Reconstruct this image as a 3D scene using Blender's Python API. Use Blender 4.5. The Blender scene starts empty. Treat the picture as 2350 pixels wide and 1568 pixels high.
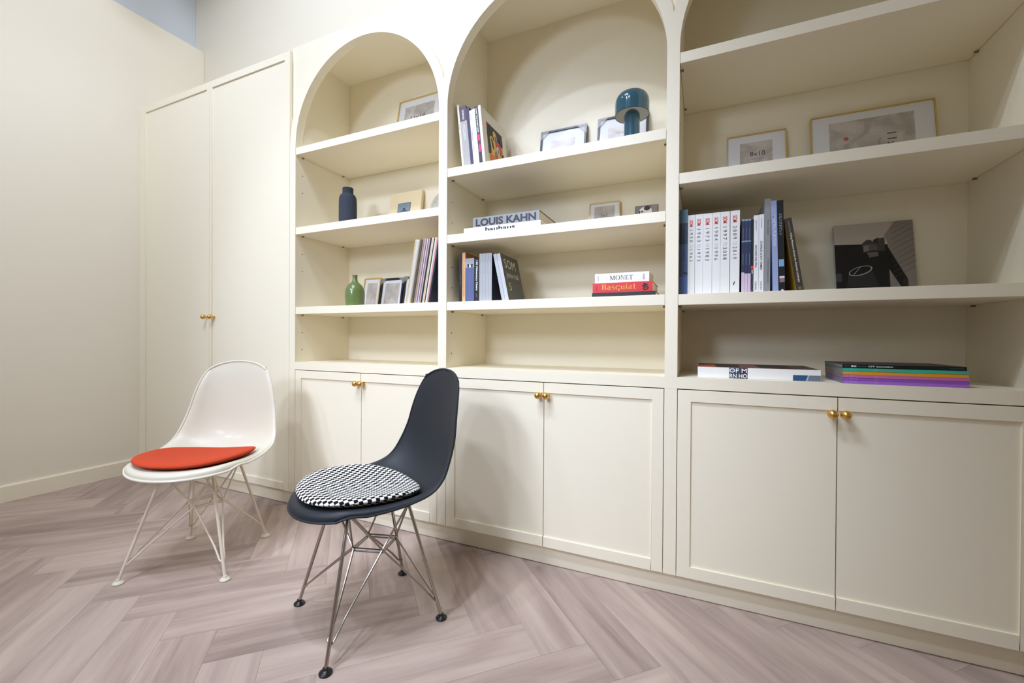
import bpy, bmesh, math, random
from mathutils import Vector, Matrix
from mathutils.bvhtree import BVHTree
random.seed(7)
PI = math.pi
scn = bpy.context.scene
COL = scn.collection

# ------------------------------------------------------------------ camera
def setup_camera():
    yaw, pitch, roll, f = 0.4237, -0.0063, 0.0062, 981.3
    F = Vector((-math.sin(yaw)*math.cos(pitch), math.cos(yaw)*math.cos(pitch), math.sin(pitch)))
    r0 = Vector((math.cos(yaw), math.sin(yaw), 0)); u0 = r0.cross(F)
    R = r0*math.cos(roll) + u0*math.sin(roll); U = u0*math.cos(roll) - r0*math.sin(roll)
    cd = bpy.data.cameras.new('camera'); cd.sensor_width = 36; cd.lens = f/2350*36
    cd.clip_start = 0.02
    c = bpy.data.objects.new('camera', cd); COL.objects.link(c)
    m = Matrix((R, U, -F)).transposed().to_4x4(); m.translation = Vector((0, -1.65, 0.9423))
    c.matrix_world = m; scn.camera = c
setup_camera()

# ------------------------------------------------------------------ world, exposure
w = bpy.data.worlds.new('World'); scn.world = w; w.use_nodes = True
w.node_tree.nodes['Background'].inputs[0].default_value = (0.76, 0.90, 1.10, 1)
w.node_tree.nodes['Background'].inputs[1].default_value = .4
vs = scn.view_settings
vs.view_transform = 'Standard'; vs.look = 'None'; vs.gamma = 1; vs.use_curve_mapping = False
vs.exposure = 0.0
scn.cycles.max_bounces = 10; scn.cycles.diffuse_bounces = 6
scn.cycles.sample_clamp_indirect = 6.0

# ceiling spotlights, several added only as fill: x, y, z, power, target, cone, source radius
LAMPS = [(-2.4, -0.9, 3.7, 24, (-2.4, 0.0, 0.8), 160, .05), (-1.75, -1.4, 4.0, 62, (-1.7, 0.0, 0.7), 150, .05),
         (-1.35, -1.45, 4.0, 64, (-1.3, 0.0, 0.7), 150, .05), (-1.0, -1.4, 3.55, 31, (-0.95, 0.0, 1.0), 150, .04),
         (-0.7, -1.3, 3.55, 110, (-0.7, -1.0, 0.0), 70, .06), (-3.2, -4.3, 3.55, 95, (-2.3, 0.0, 1.4), 56, .2),  # both added as fill: floor bounce, then wardrobe side
         (-2.2, -4.4, 3.55, 210, (-1.35, 0.0, 0.95), 38, .25), (-1.5, -2.2, 3.55, 85, (-1.25, 0.0, 0.55), 62, .1), (-0.9, -4.6, 3.55, 140, (-0.8, 0.0, 0.85), 32, .25),  # first and last are added frontal fill for the shelf interiors
         (-0.8, -2.3, 3.55, 60, (-0.75, 0.0, 0.5), 56, .1), (-1.4, -3.6, 2.2, 125, (-1.35, 0.0, 1.2), 60, .3),  # second is an added low lamp that brightens the shelf interiors
         (-1.2, -1.6, 3.9, 62, (-3.5, -0.05, 1.4), 46, .1)]  # added to lift the wardrobe corner and nearby wall
LAMP_COLOR = (.86, .965, 1.19)
CEIL = 3.55

# ------------------------------------------------------------------ helpers
def L(c): return tuple(((v/255)/12.92 if v/255 <= .04045 else ((v/255+.055)/1.055)**2.4) for v in c) + (1,)
MATS = {}
def mat(name, rgb, rough=.5, metal=0.0, coat=0.0, spec=.5, bump=None, var=None):
    if name in MATS: return MATS[name]
    m = bpy.data.materials.new(name); m.use_nodes = True; nt = m.node_tree; b = nt.nodes['Principled BSDF']
    b.inputs['Base Color'].default_value = L(rgb); b.inputs['Roughness'].default_value = rough
    b.inputs['Metallic'].default_value = metal; b.inputs['Coat Weight'].default_value = coat
    b.inputs['Specular IOR Level'].default_value = spec
    if var or bump:
        tc = nt.nodes.new('ShaderNodeTexCoord')
    if var:
        sc, amt = var
        n = nt.nodes.new('ShaderNodeTexNoise'); n.inputs['Scale'].default_value = sc; n.inputs['Detail'].default_value = 4
        nt.links.new(tc.outputs['Object'], n.inputs['Vector'])
        mx = nt.nodes.new('ShaderNodeMix'); mx.data_type = 'RGBA'
        c = L(rgb); mx.inputs[6].default_value = tuple(max(0, v*(1-amt)) for v in c[:3])+(1,)
        mx.inputs[7].default_value = tuple(min(1, v*(1+amt)) for v in c[:3])+(1,)
        nt.links.new(n.outputs['Fac'], mx.inputs[0]); nt.links.new(mx.outputs[2], b.inputs['Base Color'])
    if bump:
        sc, st = bump
        n = nt.nodes.new('ShaderNodeTexNoise'); n.inputs['Scale'].default_value = sc; n.inputs['Detail'].default_value = 3
        nt.links.new(tc.outputs['Object'], n.inputs['Vector'])
        bp = nt.nodes.new('ShaderNodeBump'); bp.inputs['Strength'].default_value = st; bp.inputs['Distance'].default_value = .001
        nt.links.new(n.outputs['Fac'], bp.inputs['Height']); nt.links.new(bp.outputs[0], b.inputs['Normal'])
    MATS[name] = m; return m

class MB:
    def __init__(s): s.v = []; s.f = []; s.m = []
    def quad(s, a, b, c, d, m=0):
        n = len(s.v); s.v += [tuple(a), tuple(b), tuple(c), tuple(d)]; s.f.append((n, n+1, n+2, n+3)); s.m.append(m)
    def box(s, x0, x1, y0, y1, z0, z1, m=0, sides=None):
        n = len(s.v)
        s.v += [(x0,y0,z0),(x1,y0,z0),(x1,y1,z0),(x0,y1,z0),(x0,y0,z1),(x1,y0,z1),(x1,y1,z1),(x0,y1,z1)]
        fs = [(0,3,2,1),(4,5,6,7),(0,1,5,4),(1,2,6,5),(2,3,7,6),(3,0,4,7)]
        for i, f in enumerate(fs):
            s.f.append(tuple(n+k for k in f)); s.m.append(sides.get(i, m) if sides else m)
        return s
    def poly(s, pts, m=0):
        n = len(s.v); s.v += [tuple(p) for p in pts]; s.f.append(tuple(range(n, n+len(pts)))); s.m.append(m)
    def prism(s, pts, y0, y1, m=0):            # polygon in xz (ccw seen from -y), extruded in y
        n = len(s.v); k = len(pts)
        s.v += [(p[0], y0, p[1]) for p in pts] + [(p[0], y1, p[1]) for p in pts]
        s.f.append(tuple(range(n, n+k))); s.m.append(m)
        s.f.append(tuple(range(n+2*k-1, n+k-1, -1))); s.m.append(m)
        for i in range(k):
            j = (i+1) % k; s.f.append((n+i, n+k+i, n+k+j, n+j)); s.m.append(m)
        return s
    def strip(s, A, B, y0, y1, m=0):           # solid band between polylines A and B in xz
        n = len(s.v); k = len(A)
        for P, y in ((A, y0), (B, y0), (A, y1), (B, y1)): s.v += [(p[0], y, p[1]) for p in P]
        def q(*t): s.f.append(tuple(n+i for i in t)); s.m.append(m)
        for i in range(k-1):
            q(i, i+1, k+i+1, k+i); q(2*k+i, 3*k+i, 3*k+i+1, 2*k+i+1)
            q(i, 2*k+i, 2*k+i+1, i+1); q(k+i, k+i+1, 3*k+i+1, 3*k+i)
        q(0, k, 3*k, 2*k); q(k-1, 3*k-1, 4*k-1, 2*k-1)
        return s
    def lathe(s, prof, c=(0,0,0), n=40, m=0):
        o = len(s.v)
        for r, z in prof:
            for i in range(n):
                a = 2*PI*i/n; s.v.append((c[0]+r*math.cos(a), c[1]+r*math.sin(a), c[2]+z))
        for j in range(len(prof)-1):
            for i in range(n):
                k = (i+1) % n; s.f.append((o+j*n+i, o+j*n+k, o+(j+1)*n+k, o+(j+1)*n+i)); s.m.append(m)
        if prof[0][0] > 1e-6: s.f.append(tuple(o+i for i in reversed(range(n)))); s.m.append(m)
        if prof[-1][0] > 1e-6: s.f.append(tuple(o+(len(prof)-1)*n+i for i in range(n))); s.m.append(m)
        return s
    def tube(s, pts, r, n=8, m=0, closed=False):
        P = [Vector(p) for p in pts]; o = len(s.v); N = len(P); ref = None
        for i, p in enumerate(P):
            if closed: d = (P[(i+1) % N]-P[i-1]).normalized()
            else: d = (P[min(i+1, N-1)]-P[max(i-1, 0)]).normalized()
            if ref is None: ref = d.orthogonal().normalized()
            ref = (ref-d*ref.dot(d)).normalized(); b = d.cross(ref)
            for k in range(n):
                a = 2*PI*k/n; s.v.append(tuple(p+ref*(r*math.cos(a))+b*(r*math.sin(a))))
        for i in range(N if closed else N-1):
            j = (i+1) % N
            for k in range(n):
                l = (k+1) % n; s.f.append((o+i*n+k, o+i*n+l, o+j*n+l, o+j*n+k)); s.m.append(m)
        if not closed:
            s.f.append(tuple(o+k for k in reversed(range(n)))); s.m.append(m)
            s.f.append(tuple(o+(N-1)*n+k for k in range(n))); s.m.append(m)
        return s
    def mesh(s, name, mats, smooth=False, bevel=0, angle=40):
        me = bpy.data.meshes.new(name); me.from_pydata(s.v, [], s.f)
        for q in (mats if isinstance(mats, (list, tuple)) else [mats]): me.materials.append(q)
        for p, k in zip(me.polygons, s.m): p.material_index = k
        bm = bmesh.new(); bm.from_mesh(me)
        bmesh.ops.remove_doubles(bm, verts=bm.verts, dist=1e-5)
        bmesh.ops.recalc_face_normals(bm, faces=bm.faces)
        if bevel:
            es = [e for e in bm.edges if len(e.link_faces) == 2 and e.calc_face_angle(0) > .6]
            bmesh.ops.bevel(bm, geom=es, offset=bevel, segments=2, affect='EDGES', clamp_overlap=True)
        bm.to_mesh(me); bm.free()
        if smooth:
            for p in me.polygons: p.use_smooth = True
            me.set_sharp_from_angle(angle=math.radians(angle))
        return me
    def build(s, name, mats, parent=None, **k):
        return link(name, s.mesh(name, mats, **k), parent)
def link(name, data, parent=None):
    o = bpy.data.objects.new(name, data); COL.objects.link(o)
    if parent is not None: o.parent = parent
    return o
def tag(o, label=None, cat=None, group=None, kind=None):
    if label: o['label'] = label
    if cat: o['category'] = cat
    if group: o['group'] = group
    if kind: o['kind'] = kind
    return o
def thing(name, label, cat, loc=(0,0,0), rot=(0,0,0), group=None):
    o = bpy.data.objects.new(name, None); COL.objects.link(o); o.location = loc; o.rotation_euler = rot
    o.empty_display_size = .05
    return tag(o, label, cat, group)
def frame_matrix(origin, right, up):
    r = Vector(right).normalized(); u = Vector(up).normalized(); n = r.cross(u)
    m = Matrix((r, u, n)).transposed().to_4x4(); m.translation = Vector(origin); return m
ZX = ((1,0,0), (0,0,1))          # upright text on a face looking to -y
DOWN = ((0,0,-1), (1,0,0))       # reads top to bottom on a face looking to -y
FLAT_SIDE = ((0,1,0), (0,0,1))   # upright text on a face looking to +x
def lettering(parent, s, center, axes, wid, hei, m, name='lettering', bold=0.0, space=1.0):
    cu = bpy.data.curves.new(name, 'FONT'); cu.body = s; cu.size = 1; cu.offset = bold; cu.space_character = space
    cu.resolution_u = 3
    t = bpy.data.objects.new(name, cu); COL.objects.link(t)
    me = bpy.data.meshes.new_from_object(t); bpy.data.objects.remove(t); bpy.data.curves.remove(cu)
    if not me.vertices: return None
    xs = [v.co.x for v in me.vertices]; ys = [v.co.y for v in me.vertices]
    cx, cy = (min(xs)+max(xs))/2, (min(ys)+max(ys))/2; sx = wid/(max(xs)-min(xs)); sy = hei/(max(ys)-min(ys))
    for v in me.vertices: v.co = ((v.co.x-cx)*sx, (v.co.y-cy)*sy, 0)
    me.materials.clear(); me.materials.append(m); me.name = name
    o = link(name, me, parent); o.matrix_local = frame_matrix(center, *axes); return o
def prints(parent, shapes, origin, axes, name='cover_print', step=.00012):
    """flat printed shapes: list of (polygon in metres, material), later ones lie on top"""
    if name == 'spine_print' and len(shapes) > 1:          # every printed patch of a spine is a piece of its own
        for i, sh_ in enumerate(shapes):
            o = prints(parent, [sh_], Vector(origin)+Vector(axes[0]).cross(Vector(axes[1]))*(i*step), axes, 'spine_patch')
        return o
    mats = []; b = MB()
    for i, (pts, m) in enumerate(shapes):
        if m not in mats: mats.append(m)
        b.poly([(p[0], p[1], i*step) for p in pts], mats.index(m))
    me = bpy.data.meshes.new(name); me.from_pydata(b.v, [], b.f)
    for q in mats: me.materials.append(q)
    for p, k in zip(me.polygons, b.m): p.material_index = k
    o = link(name, me, parent); o.matrix_local = frame_matrix(origin, *axes); return o
def ell(cx, cy, rx, ry, n=20, a0=0, rot=0):
    out = []
    for i in range(n):
        a = a0+2*PI*i/n; x, y = rx*math.cos(a), ry*math.sin(a)
        out.append((cx+x*math.cos(rot)-y*math.sin(rot), cy+x*math.sin(rot)+y*math.cos(rot)))
    return out
def rect(x0, y0, x1, y1): return [(x0,y0),(x1,y0),(x1,y1),(x0,y1)]

# ------------------------------------------------------------------ materials
PAINT = mat('cream_paint', (246, 237, 213), .42, bump=(260, .05))
WALL = mat('wall_paint', (240, 232, 213), .7, bump=(180, .08))
CEILM = mat('ceiling_paint', (235, 235, 232), .8)
BRASS = mat('satin_brass', (226, 184, 104), .3, 1.0)
STEEL = mat('chrome_wire', (176, 168, 160), .24, 1.0)
DARK = mat('dark_hole', (30, 26, 22), .8)
NICKEL = mat('shelf_pin_metal', (150, 140, 120), .35, 1.0)
BLACKR = mat('black_rubber', (16, 16, 18), .35)
PAGES = mat('page_edges', (226, 216, 196), .9, var=(60, .05))
def M(rgb, rough=.5, **k): return mat('print_%d_%d_%d_%d' % (rgb[0], rgb[1], rgb[2], int(rough*100)), rgb, rough, **k)

def plank_material():
    m = bpy.data.materials.new('oak_plank'); m.use_nodes = True; nt = m.node_tree; b = nt.nodes['Principled BSDF']
    N = nt.nodes.new; K = nt.links.new
    tc = N('ShaderNodeTexCoord'); oi = N('ShaderNodeObjectInfo')
    off = N('ShaderNodeVectorMath'); off.operation = 'SCALE'; off.inputs[0].default_value = (37.1, 19.7, 5.3)
    K(oi.outputs['Random'], off.inputs['Scale'])
    add = N('ShaderNodeVectorMath'); K(tc.outputs['Object'], add.inputs[0]); K(off.outputs[0], add.inputs[1])
    mp = N('ShaderNodeMapping'); mp.inputs['Scale'].default_value = (1.3, 11, 1); K(add.outputs[0], mp.inputs['Vector'])
    n1 = N('ShaderNodeTexNoise'); n1.inputs['Scale'].default_value = 1.5; n1.inputs['Detail'].default_value = 5
    n1.inputs['Roughness'].default_value = .5; n1.inputs['Distortion'].default_value = .6
    K(mp.outputs[0], n1.inputs['Vector'])
    mp2 = N('ShaderNodeMapping'); mp2.inputs['Scale'].default_value = (3, 60, 1); K(add.outputs[0], mp2.inputs['Vector'])
    n2 = N('ShaderNodeTexNoise'); n2.inputs['Scale'].default_value = 3; n2.inputs['Detail'].default_value = 5; K(mp2.outputs[0], n2.inputs['Vector'])
    r = N('ShaderNodeValToRGB'); e = r.color_ramp.elements
    e[0].position = .2; e[0].color = L((146, 126, 115)); e[1].position = .85; e[1].color = L((202, 182, 167))
    el = r.color_ramp.elements.new(.5); el.color = L((177, 156, 144))
    mad = N('ShaderNodeMath'); mad.operation = 'MULTIPLY_ADD'; mad.inputs[1].default_value = .30
    K(oi.outputs['Random'], mad.inputs[0])
    s1 = N('ShaderNodeMath'); s1.operation = 'ADD'; K(n1.outputs['Fac'], s1.inputs[0])
    sub = N('ShaderNodeMath'); sub.operation = 'MULTIPLY_ADD'; sub.inputs[1].default_value = .16; sub.inputs[2].default_value = -.23
    K(n2.outputs['Fac'], sub.inputs[0]); K(sub.outputs[0], mad.inputs[2]); K(mad.outputs[0], s1.inputs[1])
    K(s1.outputs[0], r.inputs['Fac']); K(r.outputs['Color'], b.inputs['Base Color'])
    b.inputs['Roughness'].default_value = .5; b.inputs['Specular IOR Level'].default_value = .4
    bp = N('ShaderNodeBump'); bp.inputs['Strength'].default_value = .12; bp.inputs['Distance'].default_value = .001
    K(n2.outputs['Fac'], bp.inputs['Height']); K(bp.outputs[0], b.inputs['Normal'])
    return m
PLANK = plank_material()

def glass_material():
    m = bpy.data.materials.new('picture_glass'); m.use_nodes = True; nt = m.node_tree; nt.nodes.clear()
    o = nt.nodes.new('ShaderNodeOutputMaterial'); mx = nt.nodes.new('ShaderNodeMixShader')
    t = nt.nodes.new('ShaderNodeBsdfTransparent'); g = nt.nodes.new('ShaderNodeBsdfGlossy'); g.inputs['Roughness'].default_value = .03
    fr = nt.nodes.new('ShaderNodeFresnel'); fr.inputs['IOR'].default_value = 1.45
    ge = nt.nodes.new('ShaderNodeNewGeometry'); iv = nt.nodes.new('ShaderNodeMath'); iv.operation = 'SUBTRACT'; iv.inputs[0].default_value = 1.0
    ml = nt.nodes.new('ShaderNodeMath'); ml.operation = 'MULTIPLY'; nt.links.new(ge.outputs['Backfacing'], iv.inputs[1]); nt.links.new(iv.outputs[0], ml.inputs[0]); nt.links.new(fr.outputs[0], ml.inputs[1])
    nt.links.new(ml.outputs[0], mx.inputs[0]); nt.links.new(t.outputs[0], mx.inputs[1]); nt.links.new(g.outputs[0], mx.inputs[2])
    nt.links.new(mx.outputs[0], o.inputs[0]); return m
GLASS = glass_material()
def film_material():
    m = bpy.data.materials.new('clear_film'); m.use_nodes = True; nt = m.node_tree; nt.nodes.clear()
    o = nt.nodes.new('ShaderNodeOutputMaterial'); mx = nt.nodes.new('ShaderNodeMixShader'); mx.inputs[0].default_value = .4
    t = nt.nodes.new('ShaderNodeBsdfTransparent'); g = nt.nodes.new('ShaderNodeBsdfPrincipled')
    g.inputs['Base Color'].default_value = L((214, 212, 208)); g.inputs['Roughness'].default_value = .3
    nt.links.new(t.outputs[0], mx.inputs[1]); nt.links.new(g.outputs[0], mx.inputs[2]); nt.links.new(mx.outputs[0], o.inputs[0]); return m
FILM = film_material()

# ------------------------------------------------------------------ room
XL, YB = -3.609, 0.43
def structure(name, b, m, label=None, **k):
    o = b.build(name, m, None, **k); tag(o, label, None, None, 'structure'); return o
floor = structure('floor', MB().box(-3.85, 3.2, -6.2, .6, -.12, -.013), mat('subfloor', (150, 132, 122), .7), 'pale oak floor laid in a herringbone pattern')
W_, N_ = 0.155, 4
pm = MB().box(.00015, N_*W_-.00015, .00015, W_-.00015, -.012, 0).mesh('plank', PLANK, bevel=.0003)
u = Vector((1, -1))/math.sqrt(2); v = Vector((1, 1))/math.sqrt(2)
ox, oy = -0.655-4*W_/math.sqrt(2), -0.02
count = 0
for j in range(-3, 6):
    for k in range(-26, 36):
        for vert in (0, 1):
            if not vert: a, c = k+j*N_, k-j*N_
            else: a, c = k+N_+j*N_, k+1-N_-j*N_
            p = u*(a*W_) + v*(c*W_)
            # local length axis: u for flat planks, v for upright ones
            d = (u if not vert else v); mid = p + (d*(N_*W_/2)) + ((v if not vert else u)*(W_/2))
            X, Y = ox+mid.x, oy+mid.y
            if not (-4.0 < X < 2.8 and -3.0 < Y < .4) or count >= 298: continue
            o = link('plank', pm, floor); count += 1
            if not vert:
                o.location = (ox+p.x, oy+p.y, 0); o.rotation_euler = (0, 0, -PI/4)
            else:                                   # u axis must become local +y: mirror by starting from the far side
                q = p + u*W_; o.location = (ox+q.x, oy+q.y, 0); o.rotation_euler = (0, 0, PI/4)
structure('wall_left', MB().box(XL-.115, XL, -5.0, YB-.001, 0, 3.18), WALL, 'cream partition wall left of the wardrobe, lower than the ceiling', bevel=.002)
structure('wall_far', MB().box(-3.84, XL-.116, -5.0, YB-.001, 0, CEIL+.7), mat('daylight_tinted_paint', (216, 222, 228), .7), 'wall seen above the partition, tinted pale blue to stand for daylight')  # cool daylight cast put into the wall colour
structure('wall_back', MB().box(-3.84, 3.1, YB, YB+.12, 0, CEIL+.7), WALL, 'cream wall above the arched bookcases')
structure('wall_right', MB().box(2.6, 2.72, -5.0, YB-.001, 0, CEIL+.7), WALL, 'cream wall at the right end of the room')
structure('ceiling', MB().box(-3.84, 3.1, -6.2, YB+.12, CEIL+.701, CEIL+.8), CEILM, 'white ceiling')
WIN = ((-3.55, -2.2), (-2.05, -0.7)); WZ0, WZ1, YF = .25, 3.5, -5.0
b = MB()
for x0, x1 in ((-3.84, -3.55), (-2.2, -2.05), (-.7, 2.72)): b.box(x0, x1, YF-.12, YF, 0, CEIL+.7)
for x0, x1 in WIN:
    b.box(x0, x1, YF-.12, YF, 0, WZ0); b.box(x0, x1, YF-.12, YF, WZ1, CEIL+.7)
structure('wall_front', b, WALL, 'cream wall with two tall windows behind the viewer')
for i, (x0, x1) in enumerate(WIN):
    b = MB()
    for a, c, e, g in ((x0, x0+.05, WZ0, WZ1), (x1-.05, x1, WZ0, WZ1), (x0+.05, x1-.05, WZ0, WZ0+.05), (x0+.05, x1-.05, WZ1-.05, WZ1)):
        b.box(a, c, YF-.09, YF-.03, e, g)
    structure('window_%d' % (i+1), b, mat('window_frame', (60, 60, 62), .4), ('tall dark framed window behind the viewer, nearer the partition', 'tall dark framed window behind the viewer, nearer the middle')[i])
structure('baseboard_left', MB().prism([(0, 0), (.014, 0), (.014, .088), (.009, .095), (0, .095)], 0, 1), PAINT, 'cream baseboard along the left wall')
bb = bpy.data.objects['baseboard_left']; bb.location = (XL, -5.0, 0); bb.scale = (1, 5.018, 1)

# ------------------------------------------------------------------ wardrobe and cabinets
KNOB = None
def knob(parent, loc):
    global KNOB
    if KNOB is None:
        prof = [(.0075, 0), (.0075, .003), (.0052, .006), (.005, .013)]
        for i in range(15):
            a = -1.15 + (PI/2+1.15)*i/14; prof.append((max(.0148*math.cos(a), 0.00001), .0268+.0148*math.sin(a)))
        b = MB().lathe(prof, n=28); b.v = [(x, -z, y) for x, y, z in b.v]
        KNOB = b.mesh('knob', BRASS, smooth=True)
    o = link('knob', KNOB, parent); o.location = loc; o['label'] = 'round satin brass knob'; return o
def door(parent, x0, x1, z0, z1, y0, ls, rs, rail, knob_at):
    b = MB(); t = .02
    if ls: b.box(x0, x0+ls, y0, y0+t, z0, z1)
    if rs: b.box(x1-rs, x1, y0, y0+t, z0, z1)
    b.box(x0+ls, x1-rs, y0, y0+t, z1-rail, z1); b.box(x0+ls, x1-rs, y0, y0+t, z0, z0+rail)
    d = b.build('door', PAINT, parent, bevel=.0008)
    p = MB().box(x0+ls-.004 if ls else x0, x1-rs+.004 if rs else x1, y0+.0065, y0+t-.002, z0+rail-.004, z1-rail+.004).build('door_panel', PAINT, d)
    knob(d, (knob_at[0], y0+(.0065 if knob_at[2] else 0), knob_at[1]))
    return d
WX0, WX1, WTOP, DB = -3.560, -2.0975, 2.525, .089
wd = thing('wardrobe', 'tall cream double-door wardrobe with thin raised borders beside the left wall', 'wardrobe', (-2.83, .2, 0))
def sub(b, o):                                     # move mesh builder data into the local frame of an unrotated thing
    b.v = [(x-o.location.x, y-o.location.y, z-o.location.z) for x, y, z in b.v]; return b
def part(name, b, m, parent, **k): return sub(b, parent).build(name, m, parent, **k)
part('body', MB().box(WX0+.004, WX1, .045, YB-.002, DB, WTOP), PAINT, wd)
part('plinth', MB().box(XL+.0145, WX1, .038, YB-.002, .002, DB), PAINT, wd)
part('filler_strip', MB().box(XL+.001, WX0-.0015, .004, .03, DB, WTOP), PAINT, wd)
o = wd.location
for x0, x1, ls, rs, kx in ((WX0, -2.8135, .045, .026, -2.838), (-2.8105, WX1, .026, .042, -2.770)):
    d = door(wd, x0-o.x, x1-o.x, DB-.001, WTOP, 0-o.y, ls, rs, .042, (kx-o.x, 1.067, True))

UN = [(-2.0511, -1.1172, .0440, .0222), (-1.0728, -.1332, .0222, .0216), (-.0899, .8420, .0217, .044)]
SH = [(1.981, 1.545, 1.109), (1.713, 1.412, 1.108), (1.974, 1.5415, 1.1067)]
ST, CT, DT, TOPZ, DEP, SPR = .0388, .808, .764, 2.548, .389, 1.992
PIN = MB().tube([(0, 0, 0), (.011, 0, 0)], .0035, 8).mesh('shelf_pin', NICKEL, smooth=True)
HOLE = MB().tube([(0, 0, 0), (.0006, 0, 0)], .0028, 8).mesh('pin_hole', DARK)
LB = ['arched cream bookcase with vases and records, beside the wardrobe', 'arched cream bookcase in the middle, with the teal lamp',
      'arched cream bookcase at the right end, over the magazines']
LC = ['cream base cabinet beside the wardrobe, partly behind the black chair', 'cream base cabinet in the middle, under the lamp bookcase',
      'cream base cabinet at the right end with dark door gaps']
for k, (xa, xb, ml, mr) in enumerate(UN):
    bc = thing('arched_bookcase', LB[k], 'bookcase', ((xa+xb)/2, .2, .765), group='arched bookcases in a row')
    cx = (xa+xb)/2; r = (xb-xa)/2; xl, xr = xa-ml, xb+mr
    # arch frame, proud of the spandrel
    inner = [(xa, CT)]; outer = [(xl, CT)]
    n = 48; R = r+.044
    for i in range(n+1):
        a = PI-PI*i/n
        inner.append((cx+r*math.cos(a), SPR+r*math.sin(a)))
        outer.append((min(max(cx+R*math.cos(a), xl), xr), SPR+R*math.sin(a)))
    inner.append((xb, CT)); outer.append((xr, CT))
    part('arch_frame', MB().strip(inner, outer, 0, .019), PAINT, bc, bevel=0)
    lo = [(xl, SPR)]+[(cx+(r+.0004)*math.cos(PI-PI*i/n), SPR+(r+.0004)*math.sin(PI-PI*i/n)) for i in range(n+1)]+[(xr, SPR)]
    up = [(p[0], TOPZ) for p in lo]
    part('spandrel_panel', MB().strip(lo, up, .0192, .045), PAINT, bc)
    for x0, x1 in ((xl, xa), (xb, xr)):
        part('side_panel', MB().box(x0, x1, .0455, DEP, CT, TOPZ), PAINT, bc)
        part('side_lining', MB().box(x0, x1, .0192, .0453, CT, SPR-.0005), PAINT, bc)
    part('back_panel', MB().box(xl, xr, DEP+.0002, .404, CT, TOPZ), PAINT, bc)
    part('top_panel', MB().box(xa+.0002, xb-.0002, .0455, DEP, 2.525, TOPZ), PAINT, bc)
    part('bottom_shelf', MB().box(xl, xr, 0, .404, DT+.0025, CT-.0002), PAINT, bc)
    for zt in SH[k]:
        s = part('shelf', MB().box(xa+.0012, xb-.0012, .001, DEP-.001, zt-ST, zt), PAINT, bc, bevel=.0008)
        for px, sg in ((xa, 1), (xb, -1)):
            for py in (.045, .335):
                q = link('shelf_pin', PIN, s); q.location = (px-cx+sg*.0002, py-.2, zt-ST-.0038-.765); q.scale = (sg, 1, 1)
    for px, sg in ((xa, 1), (xb, -1)):
        for zt in SH[k]:
            for dz in (-.14, -.235):
                for py in (.045,):
                    if zt-.26 < CT+.02 and dz < -.2: continue
                    q = link('pin_hole', HOLE, bc); q.location = (px-cx+sg*.0001, py-.2, zt+dz-.765); q.scale = (sg, 1, 1)
    # base cabinet
    cab = thing('base_cabinet', LC[k], 'cabinet', (cx, .2, 0), group='base cabinets in a row')
    part('body', MB().box(xl, xr, .06, .404, DB, DT), PAINT, cab)
    part('plinth', MB().box(xl, xr, .038, .404, .002, DB-.0003), PAINT, cab)
    for x0, x1 in ((xl, xa), (xb, xr)): part('stile', MB().box(x0, x1, 0, .0595, DB, DT+.0022), PAINT, cab)
    mid = (-1.5806, -.6011, .3841)[k]
    for x0, x1, ls, rs, kx in ((xa+.0024, mid-.0015, .044, 0, mid-.0175), (mid+.0015, xb-.0024, 0, .040, mid+.0165)):
        door(cab, x0-cx, x1-cx, DB, DT-.0014, -.2, ls, rs, .0415, (kx-cx, .712, True))

# ------------------------------------------------------------------ books
def book(name, label, x, z, t, h, depth, y=.06, lean=0, spine=(240,240,238), cover=None, cover2=None, hard=.0016, rough=.45, group=None, cat='book'):
    """standing book, spine to the room; local origin at the lower left front corner of the spine"""
    e = thing(name, label, cat, (x, y, z+.0004), (0, math.radians(lean), 0), group)
    sm = M(spine, rough); cm = M(cover or spine, rough); c2 = M(cover2 or cover or spine, rough)
    k = min(hard, t*.25)
    b = MB().box(0, t, 0, k, 0, h, 0)
    b.box(0, k, k, depth, 0, h, 1); b.box(t-k, t, k, depth, 0, h, 2)
    b.build('cover', [sm, cm, c2], e)
    MB().box(k+.00005, t-k-.00005, k+.0001, depth-.003, .002, h-.002).build('pages', PAGES, e)
    return e
def flat_book(name, label, x0, x1, y, depth, z0, z1, yaw=0, spine=(240,240,238), top=None, hard=.0016, rough=.45, cat='book', group=None, pages=None):
    e = thing(name, label, cat, (x0, y, z0+.0003), (0, 0, math.radians(yaw)), group)
    w_, h = x1-x0, z1-z0-.0004; k = min(hard, h*.2); sm = M(spine, rough); tm = M(top or spine, rough)
    b = MB().box(0, w_, 0, k, 0, h, 0)
    b.box(0, w_, k, depth, 0, k, 1); b.box(0, w_, k, depth, h-k, h, 1)
    b.build('cover', [sm, tm], e)
    ins = .002 if hard > .001 else .0003
    MB().box(ins, w_-ins, k+.0001, depth-.003, k+.00005, h-k-.00005).build('pages', pages or PAGES, e)
    return e
WHITE, BLACK, GREY = M((245,245,243)), M((18,18,20)), M((120,122,126))

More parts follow.
